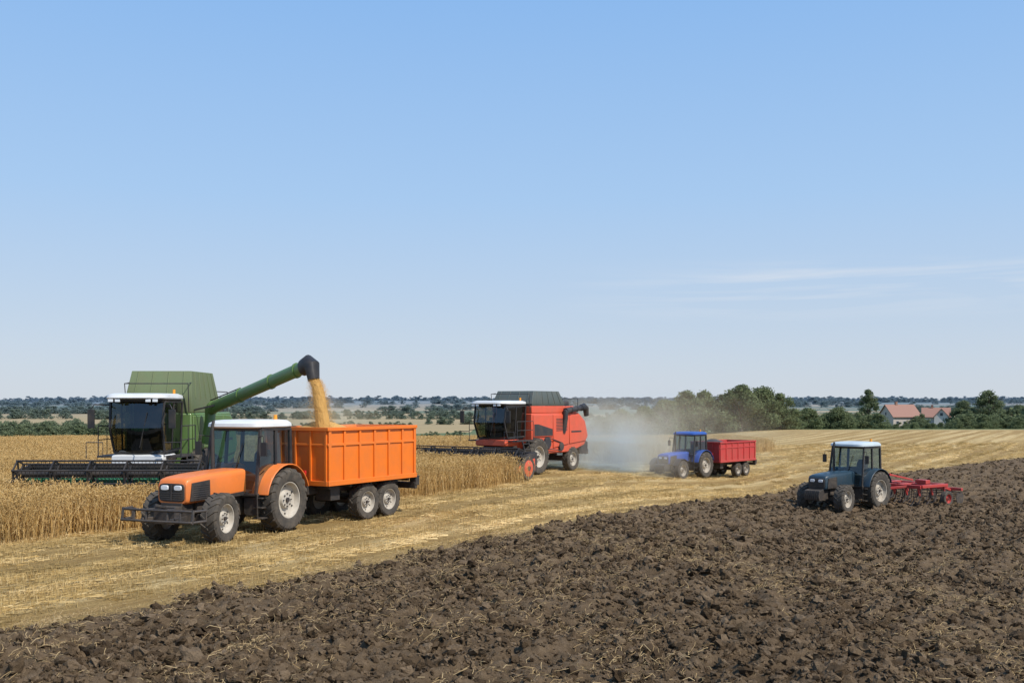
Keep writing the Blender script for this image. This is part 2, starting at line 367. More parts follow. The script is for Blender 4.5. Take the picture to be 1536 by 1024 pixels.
# ---- stubble
X1,Y1=gridpts(-26,22,9,45,.7); X2,Y2=gridpts(-20,70,45,110,1.15)
X=np.concatenate([X1,X2]);Y=np.concatenate([Y1,Y2])
ok=(plough_sd(X,Y)<-.1)&(X>-.6*Y-4)&(X<.6*Y+4)&~wheat_ok(X,Y)
X,Y=X[ok],Y[ok]; sw_=swath(X,Y)+npr.normal(0,.04,len(X)); ok=(sw_>.45)|(npr.random(len(X))<.25); X,Y,sw_=X[ok],Y[ok],sw_[ok]; n=len(X)
scatter('stubble',np.stack([X,Y,H(X,Y)],-1),np.stack([np.zeros(n),np.zeros(n),np.radians(58)+npr.normal(0,.05,n)+np.pi*npr.integers(0,2,n)],-1),np.stack([np.full(n,1.05),np.full(n,.8),npr.uniform(.6,1.1,n)*np.clip(.5+sw_,.6,1.2)],-1),npr.integers(0,5,n),[stubble_patch(50+i) for i in range(5)])
# ---- clods
def soilclod_mat():
    m,nt,out=newmat('soil_clod'); P=pos(nt); oi=nd(nt,'ShaderNodeObjectInfo').outputs['Random']
    c=ramp(nt,oi,[(0,(.058,.038,.021)),(.5,(.140,.096,.056)),(1,(.24,.172,.108))])
    b=noise(nt,P,14,5,.7); c=mixc(nt,mapr(nt,b,.35,.7,.5,0),c,(.045,.029,.016))
    bmp=nd(nt,'ShaderNodeBump',{'Strength':.9,'Distance':.04,'Height':noise(nt,P,40,4,.7)}).outputs[0]
    princ(nt,out,{'Base Color':c,'Roughness':.95,'Specular IOR Level':.12,'Normal':bmp}); return m
CL=soilclod_mat()
def clod(seed):
    import bmesh
    r=random.Random(seed); bm=bmesh.new(); bmesh.ops.create_icosphere(bm,subdivisions=2,radius=1)
    from mathutils import noise as mn
    off=Vector((seed*3.1,seed*1.7,0)); st=Vector((r.uniform(.8,1.5),r.uniform(.6,1.1),r.uniform(.45,.8)))
    for v in bm.verts:
        d=v.co.normalized(); k=1+.7*mn.noise(d*1.5+off)+.6*mn.noise(d*3.4+off)+r.uniform(-.12,.12)
        v.co=Vector((d.x*k*st.x,d.y*k*st.y,d.z*k*st.z))
    me=bpy.data.meshes.new('clod'); bm.to_mesh(me); bm.free(); me.materials.append(CL); return me
def fan(n,y0,y1,pw=1.0):
    Y=y0+(y1-y0)*npr.random(n)**pw; X=(npr.random(n)*2-1)*(.60*Y+2); return X,Y
Xs=[];Ys=[];Ss=[]
for (nn,y0,y1,s0,s1) in [(100000,9,24,.010,.050),(14000,9,24,.035,.11),(80000,22,45,.016,.065),(12000,22,45,.05,.13),(50000,43,95,.035,.10)]:
    X,Y=fan(nn,y0,y1); ok=plough_sd(X,Y)+(vn(X*1.3,Y*1.3,9)-.5)*.9>.0
    ok&=npr.random(nn)<(.2+1.2*vn(X*1.1,Y*1.1,21)**2)
    X,Y=X[ok],Y[ok]; Xs.append(X);Ys.append(Y);Ss.append(s0+(s1-s0)*npr.random(len(X))**2.2)
X=np.concatenate(Xs);Y=np.concatenate(Ys);S=np.concatenate(Ss);n=len(X)
scatter('soil_clods',np.stack([X,Y,H(X,Y)+S*.2],-1),npr.uniform(0,6.28,(n,3))*np.array([.15,.15,1]),np.stack([S,S,S],-1),npr.integers(0,10,n),[clod(i+1) for i in range(10)])
Xs=[];Ys=[]
for (nn,y0,y1) in [(9000,9,26),(9000,24,70)]:
    X,Y=fan(nn,y0,y1); sdp=plough_sd(X,Y)
    w=.02+np.clip(vn(X*.6,Y*.6,41)*1.3-.45,0,1)*.7+np.exp(-np.abs(sdp)*1.6)*.8
    ok=(sdp>-.3)&(npr.random(nn)<w); Xs.append(X[ok]);Ys.append(Y[ok])
X=np.concatenate(Xs);Y=np.concatenate(Ys);n=len(X)
scatter('straw_litter',np.stack([X,Y,H(X,Y)+.03],-1),np.stack([npr.normal(0,.2,n),npr.normal(0,.2,n),npr.uniform(0,6.28,n)],-1),np.repeat(npr.uniform(.6,1.15,n)[:,None],3,1),npr.integers(0,5,n),[litter_patch(80+i,12) for i in range(5)])
# ------------------------------------------------------------------ trees
def foliage(name,c1,c2,c3,k=1.6):
    m,nt,out=newmat(name); g=nd(nt,'ShaderNodeNewGeometry'); P=g.outputs['Position']
    c=ramp(nt,g.outputs['Random Per Island'],[(0,c1),(.5,c2),(1,c3)])
    oi=nd(nt,'ShaderNodeObjectInfo').outputs['Random']
    c=mixc(nt,mapr(nt,oi,0,1,0,.4),c,tuple(x*.6 for x in c2)); c=mixc(nt,mapr(nt,noise(nt,P,.25,3),.35,.7,0,.4),c,tuple(x*1.2 for x in c3))
    c=mixc(nt,painted_haze_fac(nt,P,k),c,tuple(x*1.35 for x in HAZE_ALBEDO))  # foliage colour fades to painted haze with distance
    d=nd(nt,'ShaderNodeBsdfDiffuse',{0:c}).outputs[0]; t=nd(nt,'ShaderNodeBsdfTranslucent',{0:c}).outputs[0]
    mx=nd(nt,'ShaderNodeMixShader',{0:.42,1:d,2:t}); nt.links.new(mx.outputs[0],out.inputs[0]); return m
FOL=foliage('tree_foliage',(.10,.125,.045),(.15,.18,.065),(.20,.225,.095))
BARK,nt,out=newmat('bark'); princ(nt,out,{'Base Color':mixc(nt,noise(nt,pos(nt),8,5),(.06,.045,.03),(.14,.11,.08)),'Roughness':.9})
def crown_mesh(seed,h,w,nclump,nleaf,leaf,zb=.12,taper=.35):
    r=random.Random(seed); b=B()
    for _ in range(nclump):
        t=r.random()**.8; z=h*(zb+(1-zb)*t*.9); a=r.uniform(0,6.28)
        rad=w/2*(math.sin(math.pi*min(1,(.22+t*.78)))**.6)*(1-taper*t*t)*math.sqrt(r.random())*.85
        cx,cy=math.cos(a)*rad,math.sin(a)*rad; cr=w*r.uniform(.10,.2)*(1-.3*t)
        for _ in range(nleaf//nclump):
            d=Vector((r.gauss(0,1),r.gauss(0,1),r.gauss(0,1))).normalized(); k=cr*(r.random()**.4)*r.uniform(.8,1.2)
            p=Vector((cx,cy,z))+Vector((d.x*k,d.y*k,d.z*k*.8))
            if p.z<.02*h: continue
            nrm=(d+Vector((r.gauss(0,.5),r.gauss(0,.5),r.gauss(0,.5)))).normalized()
            s1=nrm.cross(Vector((r.gauss(0,1),r.gauss(0,1),r.gauss(0,1)))).normalized(); s2=nrm.cross(s1); L=leaf*r.uniform(.5,1.3)
            b.add([p-s1*L,p-s2*L*.6,p+s1*L,p+s2*L*.6],[(0,1,2,3)])
    return meshof(b,'crown',FOL)
def tree(name,x,y,h,w,seed,zb=.12,leaf=None,taper=.35,nleaf=8500):
    r=random.Random(seed); e=bpy.data.objects.new(name,None); COL.objects.link(e); e.location=(x,y,gz(x,y)-.1)
    b=B(); R=h*.028
    b.tube([(0,0,0),(r.gauss(0,.1),r.gauss(0,.1),h*.3),(r.gauss(0,.2),r.gauss(0,.2),h*.75)],[R*1.3,R,R*.3],8)
    for k in range(8):
        z=h*r.uniform(.18,.55); a=k*.8+r.random(); L=w*r.uniform(.25,.42)
        b.tube([(0,0,z),(math.cos(a)*L*.5,math.sin(a)*L*.5,z+L*.45),(math.cos(a)*L,math.sin(a)*L,z+L*.75)],[R*.5,R*.35,R*.1],6)
    b.obj('trunk',BARK,e)
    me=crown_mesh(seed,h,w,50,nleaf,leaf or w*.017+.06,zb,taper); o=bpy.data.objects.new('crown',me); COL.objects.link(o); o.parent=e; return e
F=1493.3; HZ=606.; CH=3.4
def wx(px,d): return (px-768)/F*d
TREES=[(905,205,5.6,9,.04),(932,205,6.8,10,.04),(965,212,7.2,10,.04),(998,205,8.2,10.5,.05),(1030,212,9.8,12,.05),(1056,220,9.6,11,.05),(1085,218,8.8,10,.04),(1112,208,10.0,13,.04),(1140,212,9.8,12,.04),(1170,216,8.2,9.5,.05),(1212,235,5.0,8.5,.03),(1256,240,5.2,9.5,.03),(1302,290,11.8,8.5,.08),(1446,300,8.6,9.5,.06),(1483,292,11.8,11.5,.06),(1528,296,7.2,9,.05)]
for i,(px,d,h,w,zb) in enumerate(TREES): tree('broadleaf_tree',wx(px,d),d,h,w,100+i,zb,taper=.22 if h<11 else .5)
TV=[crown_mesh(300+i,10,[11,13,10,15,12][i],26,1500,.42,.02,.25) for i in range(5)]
P_=[];S_=[]
def tline(px0,px1,d,n,hmin,hmax,dj=10,drop=.5,wide=1.2):
    for _ in range(n):
        px=rnd.uniform(px0,px1); y=d+rnd.uniform(-dj,dj); x=wx(px,y); s=rnd.uniform(hmin,hmax)/10
        P_.append((x,y,gz(x,y)-drop)); S_.append((s*rnd.uniform(.9,1.4)*wide,s*1.2,s))
tline(1195,1320,262,50,2.6,4.8,16); tline(1428,1620,262,60,2.6,4.6,16); tline(1315,1432,262,50,1.0,2.1,12,.3); tline(1428,1650,300,26,5,7,8); tline(1374,1384,322,4,4,5,4)
tline(880,1200,226,50,3,5.5,8)
tline(1270,1700,480,50,4,6,20)
tline(1560,1800,290,30,6,11,20)
tline(-250,160,330,120,4,7.5,30); tline(-250,200,420,70,5,8,40,1.3); tline(320,400,430,26,3,6,30); tline(400,620,520,40,2.5,4.5,10)
tline(520,700,400,22,1.5,3,8); tline(330,720,760,60,4,7,8); tline(640,960,600,50,3,6,8); tline(-250,330,760,90,6,9,25); tline(450,700,900,40,5,7,10)
for (d,n,h0,h1,dj,a,b_,thr) in [(1100,120,7,10,20,-400,1900,.5),(1450,130,8,11,25,-400,1900,.45),(1900,170,9,13,50,-400,1900,.42),(2600,260,10,15,80,-400,1900,.35),(3400,420,12,18,250,-400,1900,.25),(4600,480,16,25,500,-400,1900,.25),(6500,480,22,34,700,-400,1900,.25)]:
    k=0; tries=0
    while k<n and tries<20000:
        tries+=1; px=rnd.uniform(a,b_); y=d+rnd.uniform(-dj,dj); x=wx(px,y)
        if float(vn(np.array([x/(d*.10)]),np.array([y/(d*.12)]),int(d))[0])<thr: continue
        s=rnd.uniform(h0,h1)/10; P_.append((x,y,gz(x,y)-.6)); S_.append((s*rnd.uniform(1.5,2.8),s*1.5,s)); k+=1
n=len(P_)
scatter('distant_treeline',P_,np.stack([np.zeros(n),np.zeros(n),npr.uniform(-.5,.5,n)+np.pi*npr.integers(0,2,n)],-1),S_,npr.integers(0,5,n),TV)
# ------------------------------------------------------------------ houses
def plain(name,c1,c2,scale=3,rough=.85,stripe=None):
    m,nt,out=newmat(name); P=pos(nt); f=noise(nt,P,scale,5,.6); princ(nt,out,{'Base Color':mixc(nt,f,c1,c2),'Roughness':rough}); return m
WALL=plain('cream_render',(.42,.36,.31),(.52,.45,.39)); WALLW=plain('white_render',(.50,.48,.46),(.60,.57,.54)); ROOF=plain('clay_tiles',(.24,.125,.09),(.34,.19,.145),6); WIN=plain('window_glass',(.04,.05,.06),(.07,.08,.1),2,.2); BRK=plain('brick',(.26,.13,.09),(.34,.2,.14),9)
def house(name,x,y,rot,L,W,hw,hr,wall,wing=None):
    e=bpy.data.objects.new(name,None); COL.objects.link(e); e.location=(x,y,gz(x,y)-.2); e.rotation_euler=(0,0,rot)
    parts=[(0,0,L,W,hw,hr,0)]
    if wing: parts.append(wing)
    bw=B();br=B();bg=B();bf=B();bc=B()
    for (cx,cy,l,w,h,r_,ax) in parts:
        def T(p): return (cx+p[0],cy+p[1],p[2]) if ax==0 else (cx-p[1],cy+p[0],p[2])
        vs=[T(p) for p in [(-l/2,-w/2,0),(l/2,-w/2,0),(l/2,w/2,0),(-l/2,w/2,0),(-l/2,-w/2,h),(l/2,-w/2,h),(l/2,w/2,h),(-l/2,w/2,h),(-l/2,0,h+r_),(l/2,0,h+r_)]]
        bw.add(vs,[(0,1,5,4),(1,2,6,9,5),(2,3,7,6),(3,0,4,8,7)])
        o_=.45; sl=r_/(w/2)
        for s in (-1,1):
            a=[(-l/2-o_,s*(w/2+o_),h-o_*sl+.05),(l/2+o_,s*(w/2+o_),h-o_*sl+.05),(l/2+o_,0,h+r_+.05),(-l/2-o_,0,h+r_+.05)]
            a=[T(p) for p in a]; br.hexa([*a,*[(p[0],p[1],p[2]+.18) for p in a]])
        for k in range(int(l//2.6)):
            wxp=-l/2+1.5+k*2.6
            for s in (-1,1):
                for zz in ([1.0] if h<4.2 else [1.0,3.4]):
                    p=[T((wxp-.5,s*(w/2+.02),zz)),T((wxp+.5,s*(w/2+.02),zz)),T((wxp+.5,s*(w/2+.02),zz+1.4)),T((wxp-.5,s*(w/2+.02),zz+1.4))]
                    bg.quad(*p)
                    for q in range(4): bf.bar(p[q],p[(q+1)%4],.1,.1)
        for s in (-1,1):
            for zz in (1.0,h+.3):
                p=[T((s*(l/2+.02),-.5,zz)),T((s*(l/2+.02),.5,zz)),T((s*(l/2+.02),.5,zz+1.1)),T((s*(l/2+.02),-.5,zz+1.1))]
                bg.quad(*p)
                for q in range(4): bf.bar(p[q],p[(q+1)%4],.1,.1)
    bc.box(-1.6,-.9,-.35,.35,hw+hr*.5,hw+hr+1.0); bc.box(-1.68,-.82,-.43,.43,hw+hr+1.0,hw+hr+1.15)
    bd=B(); bd.box(L*.1,L*.1+1.0,-W/2-.06,-W/2+.02,0,2.1)
    bw.obj('walls',wall,e,smooth=0); br.obj('roof',ROOF,e,smooth=0); bg.obj('windows',WIN,e,smooth=0); bf.obj('window_frames',WALLW,e,smooth=0); bc.obj('chimney',BRK,e,smooth=0); bd.obj('door',BLR,e,smooth=0)
house('house',wx(1349,325),325,math.radians(14),10.0,8,3.9,3.6,WALL)
house('house',wx(1404,345),345,math.radians(-22),8.5,7,3.8,2.9,WALLW,(1.6,-3.0,7,4.6,3.8,2.6,1))
# ------------------------------------------------------------------ vehicle parts
def root(name,x,y,th,s,dz=0,wy=1.0):
    e=bpy.data.objects.new(name,None); COL.objects.link(e); h=heading(th)
    e.location=(x,y,gz(x,y)+dz); e.rotation_euler=(0,0,math.atan2(h.y,h.x)); e.scale=(s,s*wy,s); return e
def wheel(parent,name,x,y,r,w,steer=0.,rim=RIM,nl=20):
    s=1 if y>0 else -1; c=(x,y,r)
    b=B(); hp=[(.55*r,-.36*w),(.60*r,-.47*w),(.74*r,-.52*w),(.88*r,-.5*w),(.945*r,-.42*w),(.955*r,-.2*w)]
    b.lathe(hp+[(.957*r,0)]+[(a,-q) for a,q in hp[::-1]],c,40,steer)
    M=Matrix.Rotation(steer,3,'Z')
    for k in range(nl):
        for sd in (1,-1):
            a0=2*math.pi*(k+(.5 if sd>0 else 0))/nl; st=[(.0,.94,1.0,0,.5),(.42,.93,.995,.8,.5),(.53,.83,.9,1.0,.42)]
            vs=[]
            for (yy,ra,rb,da,th_) in st:
                aa=a0+da*2*math.pi/nl*.75; ht=th_*.5*math.pi/nl
                for rr,dd in ((ra,-ht),(ra,ht),(rb,ht*.7),(rb,-ht*.7)):
                    vs.append(M@Vector((rr*r*math.cos(aa+dd),sd*yy*w,rr*r*math.sin(aa+dd)))+Vector(c))
            fs=[(0,1,2,3),(8,11,10,9)]
            for i in (0,4):
                for q in range(4): fs.append((i+q,i+(q+1)%4,i+4+(q+1)%4,i+4+q))
            b.add(vs,fs)
    b.obj(name+'_tyre',RUB,parent,smooth=30)
    b=B()
    b.lathe([(.575*r,s*.38*w),(.57*r,s*.43*w),(.545*r,s*.42*w),(.53*r,s*.30*w),(.50*r,s*.16*w),(.36*r,s*.10*w),(.27*r,s*.12*w),(.24*r,s*.26*w),(.15*r,s*.28*w),(.02*r,s*.28*w)],c,36,steer)
    b.lathe([(.57*r,-s*.40*w),(.5*r,-s*.2*w),(.3*r,-s*.05*w),(.02*r,-s*.05*w)],c,28,steer)
    b.obj(name+'_rim',rim,parent)
    b=B()
    for k in range(8):
        a=2*math.pi*k/8
        p=Vector((.195*r*math.cos(a),s*.28*w,.195*r*math.sin(a)))
        b.cyl(M@p+Vector(c),M@(p+Vector((0,s*.03,0)))+Vector(c),.018*r+.003,n=6)
    b.cyl(M@Vector((0,s*.27*w,0))+Vector(c),M@Vector((0,s*.27*w+s*.05,0))+Vector(c),.075*r,n=14)
    for k in range(6):
        a=2*math.pi*(k+.5)/6
        p=Vector((.43*r*math.cos(a),s*.135*w,.43*r*math.sin(a))); b.cyl(M@p+Vector(c),M@(p+Vector((0,s*.02,0)))+Vector(c),.03*r,n=8)
    b.obj(name+'_hub',DRK,parent)
def tractor(name,x,y,th,s,body,roofm,fend,steer=0,front='frame',rim=RIM,frontfender=False,hoodtop=0.0,accent=None):
    e=root(name,x,y,th,s,-.03)
    wheel(e,'rear_left_wheel',0,.88,.82,.5,0,rim,20); wheel(e,'rear_right_wheel',0,-.88,.82,.5,0,rim,20)
    wheel(e,'front_left_wheel',2.45,.86,.60,.40,steer,rim,18); wheel(e,'front_right_wheel',2.45,-.86,.60,.40,steer,rim,18)
    b=B(); b.box(-.45,1.2,-.28,.28,.5,1.05); b.box(1.2,2.95,-.22,.22,.52,.98)
    b.box(1.15,2.6,-.33,.33,.72,1.02); b.cyl((1.5,.33,.85),(1.5,.42,.85),.09); b.cyl((1.9,.33,.9),(1.9,.4,.9),.07)
    b.cyl((0,-.7,.82),(0,.7,.82),.15); b.box(2.35,2.55,-.66,.66,.5,.68)
    for q in (1,-1):
        b.cyl((2.45,q*.6,.6),(2.45,q*.74,.6),.14); b.cyl((0,q*.62,.82),(0,q*.72,.82),.22)
        b.bar((2.3,q*.1,.62),(2.3,q*.62,.6),.05)
        b.bar((-.45,q*.28,.6),(-1.05,q*.4,.5),.06); b.bar((-.4,q*.3,1.05),(-.85,q*.34,1.0),.05); b.bar((-.85,q*.34,1.0),(-.9,q*.38,.54),.03)
    b.bar((-.45,0,.55),(-1.0,0,.48),.12,.06); b.bar((-.45,0,.95),(-.9,0,.85),.05)
    b.obj('chassis',DRK,e,.012)
    b=B(); ht=hoodtop
    b.loft([rring(.9,1.0,1.66+ht,.42,e=7),rring(1.6,.98,1.65+ht,.44,e=7),rring(2.4,.96,1.62+ht,.44,e=7),rring(2.85,.95,1.58+ht,.43,e=7),rring(3.02,.95,1.54+ht,.42,e=7),rring(3.08,.97,1.48+ht,.40,e=6)])
    b.obj('hood',body,e,smooth=50)
    b=B()
    for q in (1,-1):
        b.prism([(2.28,1.02),(2.30,1.48),(2.92,1.44),(2.98,1.02)],q*.415,q*.452)
        for k in range(7): b.box(2.34,2.88,q*.451,q*.461,1.06+k*.05,1.08+k*.05)
        b.prism([(1.0,1.0),(1.0,1.10),(2.2,1.06),(2.2,1.0)],q*.41,q*.450)
    b.loft([rring(3.05,1.0,1.44+ht,.37,e=6),rring(3.105,1.02,1.43+ht,.36,e=6)])
    for k in range(4): b.box(3.104,3.118,-.31,.31,1.05+k*.05,1.07+k*.05)
    b.box(3.104,3.122,-.025,.025,1.04,1.40)
    b.prism([(2.7,.98),(3.12,.98),(3.10,.55),(2.8,.5)],-.30,.30)
    b.obj('grille',BLK,e,.008)
    b=B()
    for q in (1,-1):
        b.loft([rring(3.10,1.27,1.395,.11,n=16,e=4,yc=q*.19),rring(3.13,1.28,1.385,.10,n=16,e=4,yc=q*.19)])
        b.box(.80,.86,q*.55-.07,q*.55+.07,2.66,2.74); b.box(.80,.86,q*.30-.06,q*.30+.06,2.66,2.74)
    b.obj('headlights',LMP,e,.006)
    if accent:
        b=B()
        for q in (1,-1): b.box(1.05,2.2,q*.441,q*.452,1.46,1.52)
        b.obj('hood_stripe',accent,e)
    wb,wt=.80,.74
    pts={'A':(-.50,1.35),'Bt':(-.52,2.64),'M0':(.18,1.0),'M1':(.12,2.64),'D':(1.0,1.02),'C':(.74,2.64)}
    def cp(k,q):
        X_,Z_=pts[k]; t=(Z_-1.0)/1.64; return (X_,q*(wb+(wt-wb)*t),Z_)
    b=B(); g=B()
    for q in (1,-1):
        for a_,c_,w_ in (('A','Bt',.08),('M0','M1',.07),('D','C',.065),('Bt','C',.09),('M0','D',.07)): b.bar(cp(a_,q),cp(c_,q),w_)
        b.bar(cp('A',q),(.18,q*.79,1.35),.07)
        g.quad(cp('A',q),(.18,q*.787,1.35),cp('M1',q),cp('Bt',q)); g.quad(cp('M0',q),cp('D',q),cp('C',q),cp('M1',q))
        b.bar((.24,q*.815,1.55),(.40,q*.815,1.55),.03)
    b.bar(cp('A',1),cp('A',-1),.08); b.bar(cp('D',1),cp('D',-1),.06); b.bar(cp('C',1),cp('C',-1),.09); b.bar(cp('Bt',1),cp('Bt',-1),.07)
    g.quad(cp('D',1),cp('D',-1),cp('C',-1),cp('C',1)); g.quad(cp('A',1),cp('A',-1),cp('Bt',-1),cp('Bt',1))
    b.box(-.48,.95,-.74,.74,.93,1.0)
    b.box(-.48,-.44,-.70,.70,1.35,1.75)
    b.bar((.93,.1,1.6),(.83,.28,2.3),.02)
    for q in (1,-1):
        b.tube([(.80,q*.74,2.45),(.95,q*.98,2.48),(.95,q*1.0,2.3)],.014,6); b.box(.92,.97,q*1.0-.085,q*1.0+.085,1.98,2.32)
        b.bar((.80,q*.76,1.5),(.9,q*.98,1.62),.02)
    for q in (1,-1):
        b.loft([rring(.25,.52,.98,.20,yc=q*.60),rring(.95,.5,.98,.20,yc=q*.60)])
        for zz in (.42,.68,.92): b.box(.62,.98,q*.83-.13,q*.83+.13,zz,zz+.03)
        for xx in (.62,.98): b.bar((xx,q*.83,.42),(xx,q*.82,1.0),.03)
    b.tube([(1.0,-.5,1.3),(1.0,-.52,1.9),(1.0,-.52,2.72),(.96,-.52,2.85)],[.055,.055,.04,.04],12)
    b.obj('cab_frame',BLK,e,.006)
    g.obj('cab_windows',GLS,e,smooth=0,recalc=False)
    b=B(); b.loft([zring(2.66,-.66,.90,.78),zring(2.70,-.72,1.0,.83),zring(2.78,-.70,.98,.82),zring(2.85,-.60,.84,.74),zring(2.87,-.45,.65,.58)])
    b.obj('cab_roof',roofm,e,smooth=40)
    b=B(); b.cyl((-.3,.45,2.85),(-.3,.45,2.99),.055,.045); b.obj('beacon',YEL,e)
    b=B(); b.loft([zring(1.28,-.35,.15,.25),zring(1.42,-.37,.17,.27),zring(1.46,-.35,.14,.25)]); b.loft([zring(1.45,-.40,-.26,.25),zring(1.95,-.45,-.33,.24),zring(2.08,-.45,-.38,.17)])
    b.tube([(.85,0,1.1),(.62,0,1.62)],.035,8)
    c=Vector((.60,0,1.66)); b.tube([c+Vector((math.cos(t)*.18*.8,math.sin(t)*.19,math.cos(t)*.18*.45)) for t in [k*math.pi/10 for k in range(21)]],.014,6,False)
    b.loft([rring(.78,1.0,1.62,.30),rring(.95,1.0,1.5,.32)]); b.box(-.2,0,-.12,.12,1.0,1.28)
    b.box(-.42,.45,-.62,-.42,1.0,1.55); b.box(-.42,.1,.5,.62,1.0,1.45)
    b.obj('cab_interior',SEAT,e,.01)
    b=B()
    for q in (1,-1):
        o_=[];i_=[]
        for k in range(13):
            a=math.radians(12+k*12.5); R1=.95
            xx=R1*math.cos(a); zz=.82+R1*math.sin(a)*.98
            o_.append((xx,zz)); i_.append(((R1-.035)*math.cos(a),.82+(R1-.035)*math.sin(a)*.98))
        b.prism(o_+i_[::-1],q*.60,q*1.10)
        b.prism([(p[0],p[1]) for p in i_]+[(-.5,1.0),(.5,1.0)],q*.60,q*.63)
    b.obj('rear_fenders',fend,e,.015)
    b=B()
    for q in (1,-1): b.box(-.82,-.78,q*.98-.08,q*.98+.08,1.40,1.52); 
    b.obj('tail_lights',REDL,e,.006)
    if frontfender:
        b=B()
        for q in (1,-1):
            o_=[(2.45+.70*math.cos(math.radians(25+k*14)),.6+.70*math.sin(math.radians(25+k*14))) for k in range(10)]
            i_=[(2.45+.67*math.cos(math.radians(25+k*14)),.6+.67*math.sin(math.radians(25+k*14))) for k in range(10)]
            b.prism(o_+i_[::-1],q*.66,q*1.04); b.bar((2.45,q*.55,.7),(2.45,q*.68,1.27),.04)
        b.obj('front_fenders',BLK,e,.008)
    b=B()
    if front=='frame':
        for zz,xx in ((.62,3.62),(.86,3.55)): b.tube([(3.2,-1.06,zz),(xx,-1.0,zz),(xx+.05,0,zz),(xx,1.0,zz),(3.2,1.06,zz)],.032,8)
        for q in (1,-1):
            for yy in (.3,.66,1.0): b.bar((3.6,q*yy,.58),(3.55,q*yy,.9),.05)
            b.bar((2.9,q*.25,.62),(3.6,q*.42,.62),.09,.12); b.bar((2.95,q*.25,.85),(3.55,q*.3,.86),.06)
            b.bar((3.2,q*1.06,.6),(3.2,q*1.06,.86),.04)
        b.box(3.05,3.35,-.3,.3,.52,.92); b.bar((3.3,0,.9),(3.62,0,.98),.06)
    else:
        b.box(3.05,3.2,-.32,.32,.55,1.0)
        for k in range(8): b.prism([(3.2,.52),(3.2,.98),(3.42,.95),(3.48,.75),(3.42,.55)],-.36+k*.09,-.36+k*.09+.075)
    b.obj('front_linkage',DRK if front=='frame' else BLK,e,.008)
    return e
def trailer(name,x,y,th,s,body,L=4.2,W=2.35,zb=1.2,zt=2.76,wheels=(1.9,2.95),r=.55,load=None,rim=RIM,ncol=6):
    e=root(name,x,y,th,s,-.03); hw=W/2
    b=B(); t=.05
    b.box(-L,0,-hw,hw,zb,zb+.06)
    for q in (1,-1): b.box(-L,0,q*hw-(t if q>0 else 0),q*hw+(0 if q>0 else t),zb+.06,zt)
    b.box(-t,0,-hw+t,hw-t,zb+.06,zt); b.box(-L,-L+t,-hw+t,hw-t,zb+.06,zt)
    b.obj('box',body,e,.006)
    b=B(); p=.045
    zm=zt-.30*(zt-zb)
    for q in (1,-1):
        for k in range(ncol+1):
            xx=-L+k*L/ncol; xx=min(max(xx,-L+.05),-.05); w_=.055 if k in (0,ncol) else .04
            b.box(xx-w_,xx+w_,q*hw if q>0 else q*hw-p,q*hw+p if q>0 else q*hw,zb+.0,zt-.08)
        for za,zc,pp in ((zt-.08,zt+.02,.07),(zm-.035,zm+.035,.035),(zb-.06,zb+.08,.06)):
            b.box(-L-.03,.03,(q*hw+.001) if q>0 else q*hw-pp,(q*hw+pp) if q>0 else q*hw-.001,za,zc)
    for (xa,xb) in ((.0015,.05),(-L-.05,-L-.0015)):
        for k in range(5):
            yy=-hw+.06+k*(W-.12)/4; b.box(xa,xb,yy-.035,yy+.035,zb,zt-.08)
        b.box(xa,xb+.02 if xa>0 else xb,-hw-.06,hw+.06,zt-.08,zt+.02); b.box(xa,xb+.001,-hw,hw,zb-.06,zb+.08); b.box(xa,xb-.01,-hw,hw,zm-.03,zm+.03)
    b.obj('box_ribs',body,e,.008)
    b=B(); 
    for q in (1,-1):
        b.box(-L,.1,q*.45-.06,q*.45+.06,zb-.32,zb-.07); b.bar((.1,q*.42,zb-.2),(1.15,q*.05,.62),.1,.12)
    for k in range(5): b.box(-L+.2+k*(L-.4)/4-.04,-L+.2+k*(L-.4)/4+.04,-hw+.1,hw-.1,zb-.16,zb-.065)
    b.bar((1.0,0,.62),(1.45,0,.52),.1); 
    for w_ in wheels: b.cyl((-w_,-hw+.15,r),(-w_,hw-.15,r),.07); 
    for q in (1,-1): b.bar((-wheels[0]+.2,q*.5,r+.05),(-wheels[-1]-.2,q*.5,r+.05),.1,.14); b.bar(((-wheels[0]-wheels[-1])/2,q*.5,r),((-wheels[0]-wheels[-1])/2,q*.5,zb-.2),.16)
    b.box(-L-.12,-L,-hw+.0,hw-.0,zb-.42,zb-.22)
    b.box(-.75,-.35,hw-.75,hw-.2,zb-.5,zb-.1); b.cyl((-.9,-.5,.85),(-1.4,-.5,.85),.15)
    for q in (1,-1): b.box(-L-.22,-L-.02,q*hw-.22 if q>0 else -hw-.02,hw+.02 if q>0 else -hw+.22,zb-.32,zb-.02)
    b.bar((.3,.25,.62),(.3,.25,.05),.07)
    b.obj('chassis',BLK,e,.01)
    b=B()
    for q in (1,-1): b.box(-L-.24,-L-.222,q*(hw-.1)-.08,q*(hw-.1)+.08,zb-.27,zb-.07)
    b.obj('tail_lights',REDL,e)
    if load:
        b=B(); n1,n2=30,18; vs=[];fs=[]
        for i in range(n1+1):
            for j in range(n2+1):
                u=i/n1;v=j/n2; hx=-.06-u*(L-.12); yy=-hw+.06+v*(W-.12)
                zz=zt-.35+.42*math.exp(-(((hx+1.3)/1.1)**2+((yy+.3)/.8)**2))*1.0+.15*math.sin(u*3)*math.sin(v*3.1)+rnd.uniform(-.01,.01)
                vs.append((hx,yy,zz))
        for i in range(n1):
            for j in range(n2): a=i*(n2+1)+j; fs.append((a,a+1,a+n2+2,a+n2+1))
        b.add(vs,fs); b.obj('grain_load',load,e,smooth=60)
    k=0
    for w_ in wheels:
        for q in (1,-1): k+=1; wheel(e,'wheel_%d'%k,-w_,q*(hw-.25),r,.38,0,rim,16)
    return e
